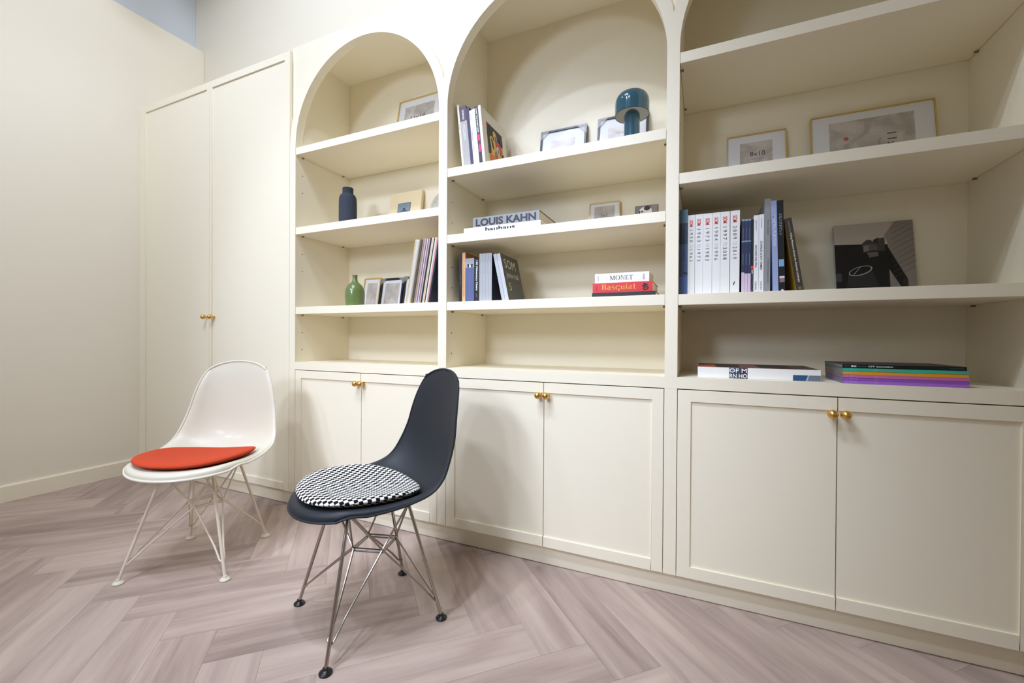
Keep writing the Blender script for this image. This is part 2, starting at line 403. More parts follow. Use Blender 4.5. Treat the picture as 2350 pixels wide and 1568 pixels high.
# right bookcase, third shelf: row of books
Z = SH[2][2]; G = 'books standing on the long shelf of the right bookcase'
e = book('book', 'blue photo-spined book first in the right row, against the upright', -.0895, Z, .0290, .318, .24, spine=(66,88,128), cover=(40,50,70), group=G)
prints(e, [(rect(0, .268, .029, .318), M((92,126,150))), (rect(0, .19, .029, .268), M((40,58,88))),
           ([(0,.268),(.012,.262),(.029,.255),(.029,.24),(0,.25)], M((52,70,96))), ([(.010,.083),(.018,.082),(.029,.077),(.029,.083),(.02,.086)], M((14,20,34))),
           (rect(0, 0, .029, .07), M((82,104,160)))], (0, -.0002, 0), ZX, 'spine_print')
lettering(e, 'EERO SAARINEN  AN ARCHITECT', (.016, -.0009, .176), DOWN, .1, .0045, M((20,26,40)))
som = [(-.0602, .0236, '1950', '1962'), (-.0356, .0262, '1963', '1973'), (-.0089, .0298, '1973', '1983'), (.0216, .0262, '1984', '1996'), (.0484, .0294, '1997', '2008'), (.0796, .0297, '2009', '2019')]
ordw = ['first', 'second', 'third', 'fourth', 'fifth', 'sixth']
RED = M((226, 52, 42))
for i, (x, t, a, c) in enumerate(som):
    e = book('book', ['thick white book dated 1950 to 1962, first of the six beside the blue book', 'thick white book dated 1963 to 1973, second of the six', 'thick white book dated 1973 to 1983, third of the six', 'thick white book dated 1984 to 1996, fourth of the six', 'thick white book dated 1997 to 2008, fifth of the six', 'thick white book dated 2009 to 2019, last of the six'][i], x, Z, t, .2955, .225, spine=(238,236,232), group=G, hard=.0022)
    lettering(e, 'SOM', (t*.48, -.0005, .266-.002*(i == 0)), DOWN, .024, t*.48, RED, 'red_lettering', .02)
    lettering(e, a, (t*.48, -.0005, .218), DOWN, .046, t*.42, M((70,70,72)), space=1.6)
    lettering(e, 'TO', (t*.48, -.0005, .180), DOWN, .013, t*.4, M((205,203,200)))
    lettering(e, c, (t*.48, -.0005, .146), DOWN, .044, t*.42, M((70,70,72)), space=1.6)
    if i == 5: prints(e, [([(.009,.032),(.0125,.031),(.0165,.043),(.013,.044)], M((96,90,88)))], (0, -.0005, 0), ZX, 'spine_print')
for i, x in enumerate((.1155, .1253, .1351)):
    e = book('book', 'thin navy and pink paperback, %s of three alike beside the white books' % ordw[i], x, Z, .0093, .2605, .2, spine=(44,52,84), hard=.0006, group=G)
    hh = .074 if i == 0 else .07
    prints(e, [(rect(0, 0, .0093, hh), M((214,192,214))), (rect(.0005, .255, .009, .2605), M((150,170,196))), (rect(0, .18, .0093, .186), M((120,140,176))), (rect(.004,.1,.0052,.14), M((130,140,170))), (rect(.004,.19,.0052,.23), M((110,124,160)))], (0, -.0002, 0), ZX, 'spine_print')
e = book('book', 'thin black paperback with red block and white SOM lettering, beside the white titles', .1449, Z, .0076, .258, .2, spine=(20,22,30), hard=.0005, group=G)
prints(e, [(rect(0, .085, .0076, .096), RED)], (0, -.0002, 0), ZX, 'spine_print'); lettering(e, 'SOM', (.0038, -.0004, .075), DOWN, .015, .0045, WHITE, 'white_lettering', .02)
lettering(e, 'Evolutionary Thinking & Design', (.0038, -.0004, .035), DOWN, .058, .0034, M((190,190,190)))
e = book('book', 'slim white book with grey lettering RICHARD NEUTRA', .1530, Z, .0147, .2715, .23, spine=(240,240,242), group=G)
lettering(e, 'RICHARD NEUTRA', (.0068, -.0005, .128), DOWN, .078, .0062, M((66,66,68)), bold=.005); lettering(e, 'TASCHEN', (.0068, -.0005, .026), DOWN, .03, .0055, M((90,90,92))); lettering(e, 'BARBARA LAMPRECHT', (.0068, -.0005, .235), DOWN, .036, .0035, M((140,140,142)))
e = book('book', 'slim white book with lettering CHARLES & RAY EAMES', .1684, Z, .0151, .2725, .23, spine=(242,242,243), group=G)
lettering(e, 'CHARLES & RAY EAMES', (.0075, -.0005, .131), DOWN, .1, .0066, M((46,46,48)), bold=.008); lettering(e, 'TASCHEN', (.0075, -.0005, .026), DOWN, .03, .0055, M((90,90,92))); lettering(e, 'GLORIA KOENIG', (.0075, -.0005, .242), DOWN, .032, .0035, M((140,140,142)))
e = book('book', 'tall grey book, tallest of the right row', .1845, Z, .0190, .3245, .26, spine=(146,148,150), group=G)
lettering(e, 'Ezra Stoller', (.0115, -.0005, .225), DOWN, .052, .0045, M((90,92,94))); lettering(e, 'A Century of Design Step Story', (.012, -.0005, .075), DOWN, .085, .0055, M((84,86,88)))
e = book('book', 'tall pale blue book with white lettering MARTIN PURYEAR', .2116, Z, .0168, .3155, .26, lean=-1.5, spine=(158,172,214), group=G)
lettering(e, 'MARTIN PURYEAR', (.0085, -.0005, .211), DOWN, .104, .0085, M((226,232,248)), 'white_lettering', .01)
e = book('book', 'tall black book with a blue and a pink patch on its spine', .2292, Z, .0188, .3145, .26, lean=-1.5, spine=(14,15,19), group=G)
prints(e, [(rect(.002,.088,.0172,.112), M((128,176,214))), (rect(.003,.034,.0178,.05), M((150,110,116))), (rect(.003,.048,.0178,.055), M((220,220,222))), ([(.0105,.002),(.0155,.0065),(.0105,.011),(.0055,.0065)], M((235,235,238)))], (0, -.0002, 0), ZX, 'spine_print')
lettering(e, 'ジヒハスヌクシン', (.0095, -.0005, .232), DOWN, .074, .0085, M((205,208,216)), 'white_lettering')
e = book('book', 'dark brown book with yellow cover leaning at the end of the right row', .2815, Z, .0205, .2525, .22, lean=-8.7, spine=(58,50,42), cover=(196,150,40), cover2=(58,50,42), group=G, hard=.003)
lettering(e, 'Taking Measures Across the American Landscape', (.0108, -.0005, .116), DOWN, .17, .0075, M((236,222,196)), bold=.015); lettering(e, 'Corner and MacLean', (.0108, -.0005, .222), DOWN, .042, .0045, M((170,160,140)))
prints(e, [(ell(.0105, .0115, .0055, .0055), M((98,90,80)))], (0, -.0002, 0), ZX, 'spine_print')
book('book', 'small brown book pushed back behind the white titles', .162, Z, .0185, .305, .06, y=.3, spine=(92,66,50))
# square book of black-and-white architecture
pb = thing('photo_book', 'square black-and-white architecture book standing face out in the right bookcase', 'book', (.449, .310, Z+.0045), (math.radians(-11), 0, math.radians(1.0)))
MB().box(0, .236, 0, .0022, 0, .279).box(0, .236, .0168, .019, 0, .279).box(.2338, .236, .0022, .0168, 0, .279).build('cover', M((196,186,172), .35), pb)
MB().box(.003, .2335, .0023, .0167, .002, .277).build('pages', PAGES, pb)
b1, b2 = M((14,14,18), .35), M((70,68,66), .35)
sh = [(rect(0, .2, .236, .279), M((190,180,168), .35)), ([(.0,.0),(.165,.0),(.16,.19),(.09,.196),(0,.201)], b1),
      ([(.15,.225),(.185,.279),(.236,.279),(.236,0),(.16,0),(.16,.2)], M((148,140,132), .35)),
      ([(.083,.197),(.097,.211),(.108,.213),(.118,.205),(.13,.218),(.14,.216),(.152,.218),(.152,.166),(.092,.17)], b2),
      ([(.088,.19),(.104,.192),(.104,.168),(.088,.164)], M((128,122,114), .35)), ([(.104,.195),(.128,.19),(.13,.17),(.104,.168)], M((92,88,84), .35)),
      ([(.118,.21),(.131,.218),(.132,.197),(.12,.2)], M((40,40,42), .35)),
      ([(.098,.163),(.131,.163),(.131,.147),(.104,.142)], M((108,104,98), .35)),
      ([(.152,.185),(.16,.18),(.21,.056),(.211,.028),(.19,.028),(.153,.11)], b1), ([(.19,.028),(.211,.028),(.211,.05),(.2,.062)], M((44,42,42), .35)),
      ([(.03,.03),(.13,.03),(.11,.09),(.103,.108),(.04,.085)], M((46,44,46), .35))]
for i in range(11):
    y0 = .05+i*.021; sh.append(([(.17,y0+.01),(.236,y0+.052),(.236,y0+.0535),(.17,y0+.0112)], M((88,82,78), .35)))
ring_o = ell(.075, .092, .037, .0165, 32, 0, .32); ring_i = ell(.0745, .0925, .0335, .0138, 32, 0, .32)
sh.append((ring_o, M((176,172,166), .35))); sh.append((ring_i, b1)); sh.append(([(.052,.078),(.055,.078),(.078,.109),(.0765,.109)], M((176,172,166), .35)))
sh.append((rect(0, .052, .017, .085), b2))
sh = [([(min(max(x, 0), .236), min(max(y, 0), .279)) for x, y in pts], m) for pts, m in sh]
prints(pb, sh, (0, -.0002, 0), ZX, 'cover_photo')

# base top of the right bookcase: books lying flat
e = flat_book('book', 'thick white book lying flat, spine with OF M lettering in a dark photo strip', -.0226, .3475, .045, .27, CT, .8455, spine=(240,238,232), top=(84,52,50))
h = .037
def strip_txt(s, c, w_, hh): lettering(e, s, c, ZX, w_, hh, WHITE, 'white_lettering', .012)
prints(e, [(rect(.1015,0,.159,h), M((52,66,86))), (rect(.1015,.02,.118,h), M((104,110,122))), (rect(.139,0,.159,h), M((78,40,62))),
           (rect(.293,0,.3695,.0185), M((38,80,120))), ([(.331,0),(.3695,0),(.3695,.0185),(.335,.0185)], M((112,120,134))), ([(.329,0),(.333,0),(.339,.0185),(.335,.0185)], M((170,184,200)))], (0, -.0002, 0), ZX, 'spine_print')
strip_txt('OF M', (.1295, -.0012, .0272), .054, .0145); strip_txt('RN HO', (.1305, -.0012, .0085), .054, .0145)
prints(e, [(rect(.05,.05,.14,.2), M((38,34,44))), (rect(.14,.04,.2,.2), M((150,96,92))), (rect(.2,.06,.3,.24), M((44,36,34))), (rect(0,.0,.06,.2), M((176,96,70)))], (0, 0, .0374), ((1,0,0),(0,1,0)), 'cover_print')
mz = [.808, .8181, .8267, .8362, .8467, .8567, .8686]
mc = [((168,104,206), 'violet magazine at the bottom of the flat stack'), ((150,88,190), 'darker violet magazine second from the bottom of the flat stack'),
      ((202,112,170), 'pink magazine in the flat stack of magazines'), ((238,160,44), 'orange magazine in the flat stack of magazines'),
      ((56,186,152), 'teal green magazine in the flat stack of magazines'), ((12,13,18), 'black magazine with KPF Innovation lettering on top of the stack')]
for i, (c, lab) in enumerate(mc):
    dx = (0, .0006, -.0004, -.001, -.0012, -.002)[i]
    e = flat_book('magazine', lab, .4005+dx, .698+dx-(.0035 if i == 5 else 0), .016+.001*(i % 2), .215, mz[i], mz[i+1], yaw=.5, spine=c, top=(46,46,52) if i == 5 else None, hard=.0007, cat='magazine', group='magazines stacked on the right cabinet', pages=mat('grey_page_edges', (126,124,128), .8))
    hh = mz[i+1]-mz[i]
    if i == 5:
        lettering(e, 'au', (.0285, -.0004, hh*.52), ZX, .0135, hh*.45, WHITE, 'white_lettering', .03); lettering(e, 'KPF Innovation', (.096, -.0004, hh*.52), ZX, .06, hh*.42, M((222,222,226)), 'white_lettering', .02)
        lettering(e, '2017 Special Issue', (.05, -.0004, hh*.52), ZX, .022, hh*.16, M((190,190,196))); lettering(e, 'a+u Special Issue', (.272, -.0004, hh*.5), ZX, .028, hh*.17, M((140,140,146)))
        lettering(e, 'KPF a+u', (.012, -.0004, hh*.52), ZX, .013, hh*.18, M((190,190,196)))
    else:
        pale = M(tuple(min(255, int(q*.45+255*.5)) for q in c))
        lettering(e, ('au 07:07', 'au 07:06', 'au 05:11', 'au 05:10', 'au 05:11')[i], (.021, -.0004, hh*.5), ZX, .031, hh*.4, pale)
        lettering(e, ('442', '441', '422', '421', '420')[i], (.083, -.0004, hh*.5), ZX, .011, hh*.36, pale)

# middle bookcase, upper shelf: leaning books
Z = SH[1][0]; G = 'books leaning on the upper shelf of the middle bookcase'; TL = -6.1; x = -1.0270
def lean_book(label, t, h, **k):
    global x
    e = book('book', label, x, Z, t, h, k.pop('depth', .24), lean=TL, group=G, **k); x += (t+.0004)/math.cos(math.radians(TL)); return e
e = lean_book('thin cream book leaning against the upright, left end of the lamp shelf', .0100, .316, spine=(236,226,204)); lettering(e, 'Louis I. Kahn', (.005, -.0005, .19), DOWN, .06, .0035, M((90,80,66)))
e = lean_book('thick book with purple top and silver grey spine on the lamp shelf', .0350, .302, spine=(172,168,164), cover=(80,66,82), cover2=(70,58,76))
prints(e, [(rect(0,.232,.035,.302), M((84,68,84)))], (0, -.0002, 0), ZX, 'spine_print'); lettering(e, 'CM BAM ROE', (.018, -.0005, .262), DOWN, .046, .009, WHITE, 'white_lettering', .02); lettering(e, 'MODERN', (.018, -.0005, .178), DOWN, .07, .013, M((226,226,232)), 'silver_lettering')
e = lean_book('dark purple book beside the silver grey spine', .0155, .292, spine=(62,50,84)); prints(e, [(rect(.0065,.0,.009,.292), M((36,28,54)))], (0, -.0002, 0), ZX, 'spine_print')
e = lean_book('thin white paperback with dark lettering low on its spine, next to the dark purple book', .0120, .2745, spine=(244,244,246), hard=.0006); lettering(e, 'EUROPAN HOUSING', (.006, -.0005, .13), DOWN, .095, .0048, M((60,60,64))); lettering(e, 'TASCHEN', (.006, -.0005, .245), DOWN, .03, .0045, M((120,120,124)))
e = lean_book('thin white paperback with pale lettering, beside the black and magenta spine', .0165, .2775, spine=(246,246,247), hard=.0006); lettering(e, 'COLLECTED WORKS', (.009, -.0005, .13), DOWN, .08, .0045, M((206,206,208)))
e = lean_book('black book with white and magenta spine lettering on the lamp shelf', .0165, .288, spine=(24,26,32), hard=.002)
lettering(e, 'Lewis Tsurumaki Lewis', (.0085, -.0005, .222), DOWN, .112, .0078, WHITE, 'white_lettering', .02)
prints(e, [(rect(.003,.127,.0137,.158), M((206,40,110))), (rect(.003,.075,.0137,.11), M((206,40,110))), (rect(.006,.112,.011,.122), M((150,40,84)))], (0, -.0002, 0), ZX, 'spine_print')
e = lean_book('cream book with a bright abstract picture on its visible cover', .0130, .2885, depth=.255, spine=(234,226,212), cover=(230,220,206))
Y, K2, RD, OR = M((226,182,84)), M((22,18,20)), M((196,58,46)), M((222,110,60))
art = [(rect(0,0,.165,.2), Y), (rect(0,.135,.165,.2), K2), ([(0,.05),(.03,.06),(.035,.13),(0,.14)], K2), ([(.0,.16),(.012,.2),(0,.2)], RD),
       (ell(.05,.11,.022,.04,20,0,.3), Y), (ell(.05,.112,.010,.027,16,0,.3), K2), (ell(.082,.158,.02,.028,16,0,.4), Y), (ell(.09,.145,.012,.02,16,0,.2), M((110,96,110))),
       (ell(.118,.115,.034,.03,20,0,-.3), RD), (ell(.105,.1,.018,.02,16), M((214,206,190))), (ell(.108,.098,.007,.012), M((92,112,104))), (ell(.15,.16,.02,.02), K2), ([(.14,.09),(.165,.105),(.165,.07)], K2),
       (ell(.085,.06,.012,.03,16,0,.2), M((168,92,92))), (ell(.06,.03,.05,.024,20,0,-.3), OR), (ell(.07,.03,.022,.014,16,0,-.3), M((216,150,130))), (ell(.12,.012,.03,.014,16), RD), ([(.15,0),(.165,0),(.165,.05)], K2)]
art = [([(min(max(a, 0), .165), min(max(c, 0), .2)) for a, c in pts], m) for pts, m in art]
prints(e, art, (.0132, .045, .035), FLAT_SIDE, 'cover_print')

# middle bookcase, second shelf: two thick flat books
Z = SH[1][1]
e = flat_book('book', 'white book lying flat under the grey book, lettered bauhaus', -1.0005, -.6305, .03, .28, Z, 1.4405, spine=(246,246,246), rough=.35)
lettering(e, 'bauhaus', (.1815, -.0005, .0135), ZX, .145, .0215, M((18,18,22)), bold=.03); lettering(e, 'TASCHEN', (.352, -.0005, .015), DOWN, .02, .004, M((120,120,122))); lettering(e, 'Magdalena Droste', (.022, -.0005, .014), DOWN, .02, .012, M((190,190,192)))
e = flat_book('book', 'thick grey book lettered LOUIS KAHN lying on the white book', -.9650, -.6430, .05, .255, 1.4409, 1.4895, spine=(136,136,138), rough=.4, top=(60,58,58), hard=.003)
lettering(e, 'LOUIS KAHN', (.161, -.0005, .0245), ZX, .292, .0335, M((20,22,30)), bold=.032)

# middle bookcase, third shelf
Z = SH[1][2]; G = 'books standing on the low shelf of the middle bookcase'
e = book('book', 'slim black book against the upright on the low middle shelf', -1.0365, Z, .0162, .222, .19, y=.05, spine=(22,20,22), group=G); lettering(e, 'Dieter Rams', (.008, -.0005, .1), DOWN, .05, .0045, M((120,116,112)))
e = book('book', 'orange book with pale spine on the low middle shelf', -1.0198, Z, .0162, .2285, .2, y=.05, spine=(222,172,122), cover=(176,112,66), group=G); lettering(e, 'A CONSTRUCTED VIEW', (.008, -.0005, .1), DOWN, .15, .006, M((190,110,56)))
e = book('book', 'blue-grey paperback with a small black and white emblem', -1.0030, Z, .0450, .2005, .18, y=.05, spine=(88,98,140), cover=(80,88,124), hard=.0008, group=G)
prints(e, [(rect(0,.158,.045,.2005), M((164,164,170))), (ell(.014,.17,.005,.004), BLACK), (ell(.034,.17,.005,.004), BLACK), ([(.008,.161),(.016,.169),(.02,.166),(.018,.159)], BLACK), ([(.04,.161),(.032,.169),(.028,.166),(.03,.159)], BLACK), (ell(.024,.163,.005,.005), WHITE)], (0, -.0002, 0), ZX, 'spine_print')
lettering(e, 'THE CATALOGUE OF CHAIRS', (.022, -.0005, .08), DOWN, .11, .0055, M((130,138,176)))
e = book('book', 'black book with white lettering 100 Midcentury Chairs', -.9575, Z, .0262, .1945, .18, y=.05, spine=(20,20,22), group=G); lettering(e, '100 Midcentury Chairs', (.013, -.0005, .1195), DOWN, .135, .0105, WHITE, 'white_lettering', .03); lettering(e, 'GIBBS', (.013, -.0005, .03), DOWN, .018, .005, M((130,130,132)))
for i in range(4):
    e = book('journal', 'slim silver grey journal, %s of four upright on the low middle shelf' % ordw[i], -.9305+i*.0159, Z, .0154, .2165, .19, y=.05, spine=(170,172,174), cover2=(30,38,56) if i == 3 else (170,172,174), hard=.0008, group='silver grey journals', cat='journal')
    lettering(e, 'SOM journal', (.0077, -.0005, .155), DOWN, .06, .0055, M((150,152,156)))
    if i == 3: lettering(e, 'journal', (.0158, .085, .115), FLAT_SIDE, .11, .042, M((92,100,116)), 'cover_lettering')
e = book('journal', 'silver grey journal leaning behind the dark cover lettered SOM journal 5', -.8160, Z, .0154, .2135, .19, y=.05, lean=-12.2, spine=(184,186,190), hard=.0008, group='silver grey journals', cat='journal')
e = book('journal', 'silver grey journal leaning at the right end, dark cover lettered SOM journal 5', -.7994, Z, .0168, .2135, .19, y=.05, lean=-12.2, spine=(192,194,198), cover=(196,198,200), cover2=(88,88,84), hard=.0008, group='silver grey journals', cat='journal')
lettering(e, 'SOM', (.0171, .085, .172), FLAT_SIDE, .12, .042, M((222,226,214)), 'cover_lettering'); lettering(e, 'journal', (.0171, .095, .118), FLAT_SIDE, .135, .036, M((212,214,208)), 'cover_lettering'); lettering(e, '5', (.0171, .045, .066), FLAT_SIDE, .026, .036, M((182,200,70)), 'cover_lettering')

# serif lettering for the two stacked books
def serif(parent, s, center, wid, hei, m, name):
    b = MB(); X = 0
    def R_(x0, y0, x1, y1): b.poly([(X+x0,y0,0),(X+x1,y0,0),(X+x1,y1,0),(X+x0,y1,0)])
    def Q(*p): b.poly([(X+a, c, 0) for a, c in p])
    def O(cx, cy, rx, ry, tv, th, a0=0, a1=360, n=28):
        for i in range(n):
            p = [math.radians(a0+(a1-a0)*(i+k)/n) for k in (0, 1)]
            Q((cx+rx*math.cos(p[0]), cy+ry*math.sin(p[0])), (cx+rx*math.cos(p[1]), cy+ry*math.sin(p[1])),
              (cx+(rx-tv)*math.cos(p[1]), cy+(ry-th)*math.sin(p[1])), (cx+(rx-tv)*math.cos(p[0]), cy+(ry-th)*math.sin(p[0])))
    for ch in s:
        if ch == 'M':
            R_(.08,0,.13,1); R_(.76,0,.88,1); Q((.08,1),(.24,1),(.5,.18),(.44,0)); Q((.44,0),(.5,.0),(.80,1),(.74,1)); R_(0,0,.22,.04); R_(.66,0,.98,.04); R_(0,.96,.2,1); R_(.76,.96,.98,1); X += 1.08
        elif ch == 'O': O(.42,.5,.42,.52,.13,.04); X += .94
        elif ch == 'N': R_(.1,0,.15,1); R_(.68,0,.73,1); Q((.08,1),(.24,1),(.73,.0),(.68,0)); R_(0,0,.26,.04); R_(0,.96,.2,1); R_(.56,.96,.84,1); X += .92
        elif ch == 'E':
            R_(.1,0,.22,1); R_(0,0,.6,.045); R_(0,.955,.56,1); R_(.22,.48,.46,.525); R_(.55,.0,.6,.24); R_(.51,.78,.56,1); R_(.42,.38,.46,.62); X += .7
        elif ch == 'T': R_(.3,0,.42,1); R_(0,.955,.72,1); R_(0,.76,.045,1); R_(.675,.76,.72,1); R_(.2,0,.52,.04); X += .8
        elif ch == 'B':
            R_(.1,0,.23,1); R_(0,0,.35,.045); R_(0,.955,.35,1); O(.33,.755,.25,.245,.12,.045,-90,90); O(.33,.27,.31,.27,.13,.045,-90,90); X += .74
        elif ch == 'a':
            R_(.36,.06,.46,.5); O(.26,.46,.2,.2,.1,.05,0,160); O(.23,.17,.2,.18,.1,.05); R_(.46,0,.56,.06); R_(.36,0,.46,.1); X += .62
        elif ch == 's': O(.24,.49,.19,.17,.09,.05,40,270); O(.24,.17,.2,.18,.09,.05,-140,90); X += .54
        elif ch == 'q': O(.26,.33,.25,.34,.1,.045); R_(.42,-.3,.52,.66); R_(.34,-.3,.6,-.26); X += .66
        elif ch == 'u': R_(.08,.18,.18,.66); O(.29,.18,.21,.19,.1,.05,180,350); R_(.42,0,.52,.66); R_(0,.62,.18,.66); R_(.34,.62,.52,.66); R_(.52,0,.6,.04); X += .66
        elif ch == 'i': R_(.1,0,.2,.66); R_(0,.62,.2,.66); R_(0,0,.3,.04); Q(*[(.15+.07*math.cos(q), .87+.07*math.sin(q)) for q in [i*PI/6 for i in range(12)]]); X += .36
        elif ch == 't': R_(.12,.1,.22,.9); R_(0,.62,.38,.66); O(.3,.12,.18,.13,.09,.05,180,330); X += .46
    xs = [p[0] for p in b.v]; ys = [p[1] for p in b.v]; sx = wid/(max(xs)-min(xs)); sy = hei/(max(ys)-min(ys)); cx, cy = (max(xs)+min(xs))/2, (max(ys)+min(ys))/2
    b.v = [((p[0]-cx)*sx, (p[1]-cy)*sy, 0) for p in b.v]
    me = bpy.data.meshes.new(name); me.from_pydata(b.v, [], b.f); me.materials.append(m)
    o = link(name, me, parent); o.matrix_local = frame_matrix(center, *ZX)
e = flat_book('book', 'black book at the bottom of the flat stack under the red one', -.4128, -.1700, .040, .22, Z, 1.1262, spine=(26,24,30))
e = flat_book('book', 'red book lettered Basquiat in the flat stack', -.4128, -.1822, .050, .2, 1.1266, 1.1660, spine=(214,40,44), rough=.38)
serif(e, 'Basquiat', (.1035, -.0006, .0195), .134, .028, M((250,196,74)), 'yellow_lettering')
lettering(e, '40', (.2035, -.0006, .02), ((.25,0,-.97),(.97,0,.25)), .029, .023, M((34,12,16)), bold=.035); lettering(e, 'TASCHEN', (.016, -.0006, .02), DOWN, .018, .006, M((170,28,34)))
e = flat_book('book', 'white book lettered MONET on top of the flat stack', -.4062, -.1965, .060, .16, 1.1664, 1.2052, spine=(240,238,234), rough=.38)
serif(e, 'MONET', (.1045, -.0006, .0195), .089, .0175, M((30,28,30)), 'lettering')
lettering(e, 'TASCHEN', (.190, -.0006, .0195), DOWN, .022, .006, M((70,70,72))); lettering(e, 'Christoph Heinrich', (.013, -.0006, .0195), DOWN, .02, .009, M((170,168,166)))

# left bookcase, third shelf: records
Z = SH[0][2]; x = -1.3268; tilt = 10.4; dp = .31
rec = [((206,180,130),.0045,'tan'),((228,214,182),.005,'pale cream'),((240,236,228),.0055,'white'),((222,218,210),.005,'off-white'),((196,190,150),.0055,'yellowish green'),((150,140,132),.005,'grey brown'),((120,104,92),.0055,'brown'),((90,74,64),.0045,'dark brown'),((186,160,124),.0065,'light tan'),((150,120,92),.005,'caramel brown'),((196,184,186),.0075,'pale lilac'),((120,88,112),.004,'plum purple'),((238,226,232),.0045,'pinkish white'),((178,128,138),.0055,'dusty rose'),((206,198,196),.0045,'light grey'),((22,24,34),.0105,'thick blue-black'),((226,210,176),.0115,'thick cream'),((28,26,28),.004,'thin black'),((240,238,236),.0065,'bright white'),((226,160,146),.0085,'salmon pink'),((34,42,66),.0085,'navy blue')]
for i, (c, t, nm) in enumerate(rec):
    hh = .310+random.uniform(-.002, .002)
    e = thing('record_sleeve', '%s record sleeve leaning in the row of records' % nm, 'record', (x, .03+random.uniform(0,.004), Z+.0004+math.sin(math.radians(tilt))*t), (0, math.radians(tilt), 0), 'records leaning in the left bookcase')
    MB().box(0, t, 0, dp, 0, hh).build('sleeve', M(c, .5), e)
    MB().box(t*.3, t*.7, -.0003, .0, .004, hh-.004).build('spine_crease', M(tuple(int(q*.82) for q in c), .6), e)
    x += (t+.0005)/math.cos(math.radians(tilt))
LASTREC = x

# ------------------------------------------------------------------ picture frames
def frame(name, label, x, z, wid, hei, border, bm, matw, prm, tilt=10, t=.018, yaw=0, ymax=.387, corners=(), cat='picture frame', group=None, matm=None, y=None):
    a = math.radians(tilt); y0 = y if y is not None else ymax-hei*math.sin(a)-t*math.cos(a)
    e = thing(name, label, cat, (x, y0, z+.0006+t*math.sin(a)), (-a, 0, math.radians(yaw)), group)
    b = MB()
    b.box(0, border, 0, t, 0, hei); b.box(wid-border, wid, 0, t, 0, hei); b.box(border, wid-border, 0, t, 0, border); b.box(border, wid-border, 0, t, hei-border, hei)
    b.build('frame_border', bm, e, bevel=.0006)
    MB().box(border, wid-border, .006, t-.001, border, hei-border).build('mat_board', matm or M((238,238,242), .6), e)
    mw, mh = matw
    if prm: prints(e, [(rect(mw, mh, wid-mw, hei-mh), prm)], (0, .0057, 0), ZX, 'print')
    MB().box(border, wid-border, .0035, .0045, border, hei-border).build('glass_pane', GLASS, e)
    c = min(.05, wid*.24)
    for s in corners:
        pts = {'tl': [(-.001, hei-c), (c, hei+.001), (-.001, hei+.001)], 'tr': [(wid-c, hei+.001), (wid+.001, hei-c), (wid+.001, hei+.001)]}[s]
        MB().prism(pts, -.0015, t+.001).build('corner_protector', FILM, e)
    return e
GOLD = mat('gold_frame', (228, 204, 136), .4, 1.0); BLK = mat('black_frame', (22, 22, 26), .35)
def cloud(name, c0, c1):
    m = bpy.data.materials.new(name); m.use_nodes = True; nt = m.node_tree; bs = nt.nodes['Principled BSDF']
    tc = nt.nodes.new('ShaderNodeTexCoord'); n = nt.nodes.new('ShaderNodeTexNoise'); n.inputs['Scale'].default_value = 14; n.inputs['Detail'].default_value = 3; n.inputs['Distortion'].default_value = 1
    r = nt.nodes.new('ShaderNodeValToRGB'); r.color_ramp.elements[0].position = .35; r.color_ramp.elements[1].position = .65
    r.color_ramp.elements[0].color = L(c0); r.color_ramp.elements[1].color = L(c1)
    nt.links.new(tc.outputs['Object'], n.inputs['Vector']); nt.links.new(n.outputs['Fac'], r.inputs['Fac']); nt.links.new(r.outputs[0], bs.inputs['Base Color']); bs.inputs['Roughness'].default_value = .6
    return m
MARB = cloud('marbled_insert', (182,174,168), (216,208,202)); PALE = cloud('pale_insert', (214,208,206), (236,230,228))
INK = M((64,60,60))
z = SH[2][1]
e = frame('picture_frame', 'gold-edged frame with white mat lettered 8x10', .0775, z, .214, .254, .004, GOLD, (.049, .036), MARB)
lettering(e, '8x10', (.112, .0052, .166), ZX, .054, .02, INK); lettering(e, 'Photo Frame', (.112, .0052, .143), ZX, .046, .006, M((150,144,140)))
e = frame('picture_frame', 'wide gold-edged frame with sideways lettering 11x14', .371, z, .374, .275, .004, GOLD, (.06, .034), MARB)
lettering(e, '11x14', (.248, .0052, .118), DOWN, .1, .027, INK); lettering(e, 'Photo Frame', (.212, .0052, .118), DOWN, .07, .0085, M((140,132,130))); lettering(e, 'Studio', (.112, .0052, .122), DOWN, .05, .012, M((150,144,142))); prints(e, [(ell(.112,.168,.008,.008), M((214,98,98)))], (0, .0052, 0), ZX, 'logo_print')
z = SH[1][0]
e = frame('picture_frame', 'black frame with clear corner wrapping, alone on the lamp shelf', -.7575, z, .2335, .2655, .0095, BLK, (.056, .055), PALE, corners=('tl', 'tr'))
e = frame('picture_frame', 'black frame with clear corner wrapping, half hidden behind the teal lamp', -.4700, z, .2300, .2720, .0095, BLK, (.05, .054), PALE, corners=('tl',), tilt=9); lettering(e, 'Photo', (.115, .0052, .188), ZX, .05, .01, M((190,176,172)))
z = SH[1][1]
e = frame('picture_frame', 'small gold-edged frame with white mat lettered 5x7', -.5085, z, .144, .177, .004, GOLD, (.024, .018), MARB)
lettering(e, '5x7', (.072, .0052, .113), ZX, .034, .015, M((110,100,92)))
pbk = thing('photo_block', 'small black-and-white photo block at the right of the small gold frame', 'picture', (-.2815, .255, z+.0038), (math.radians(-8), 0, math.radians(1)))
MB().box(0, .0955, 0, .022, 0, .107).build('block', M((70,64,60)), pbk)
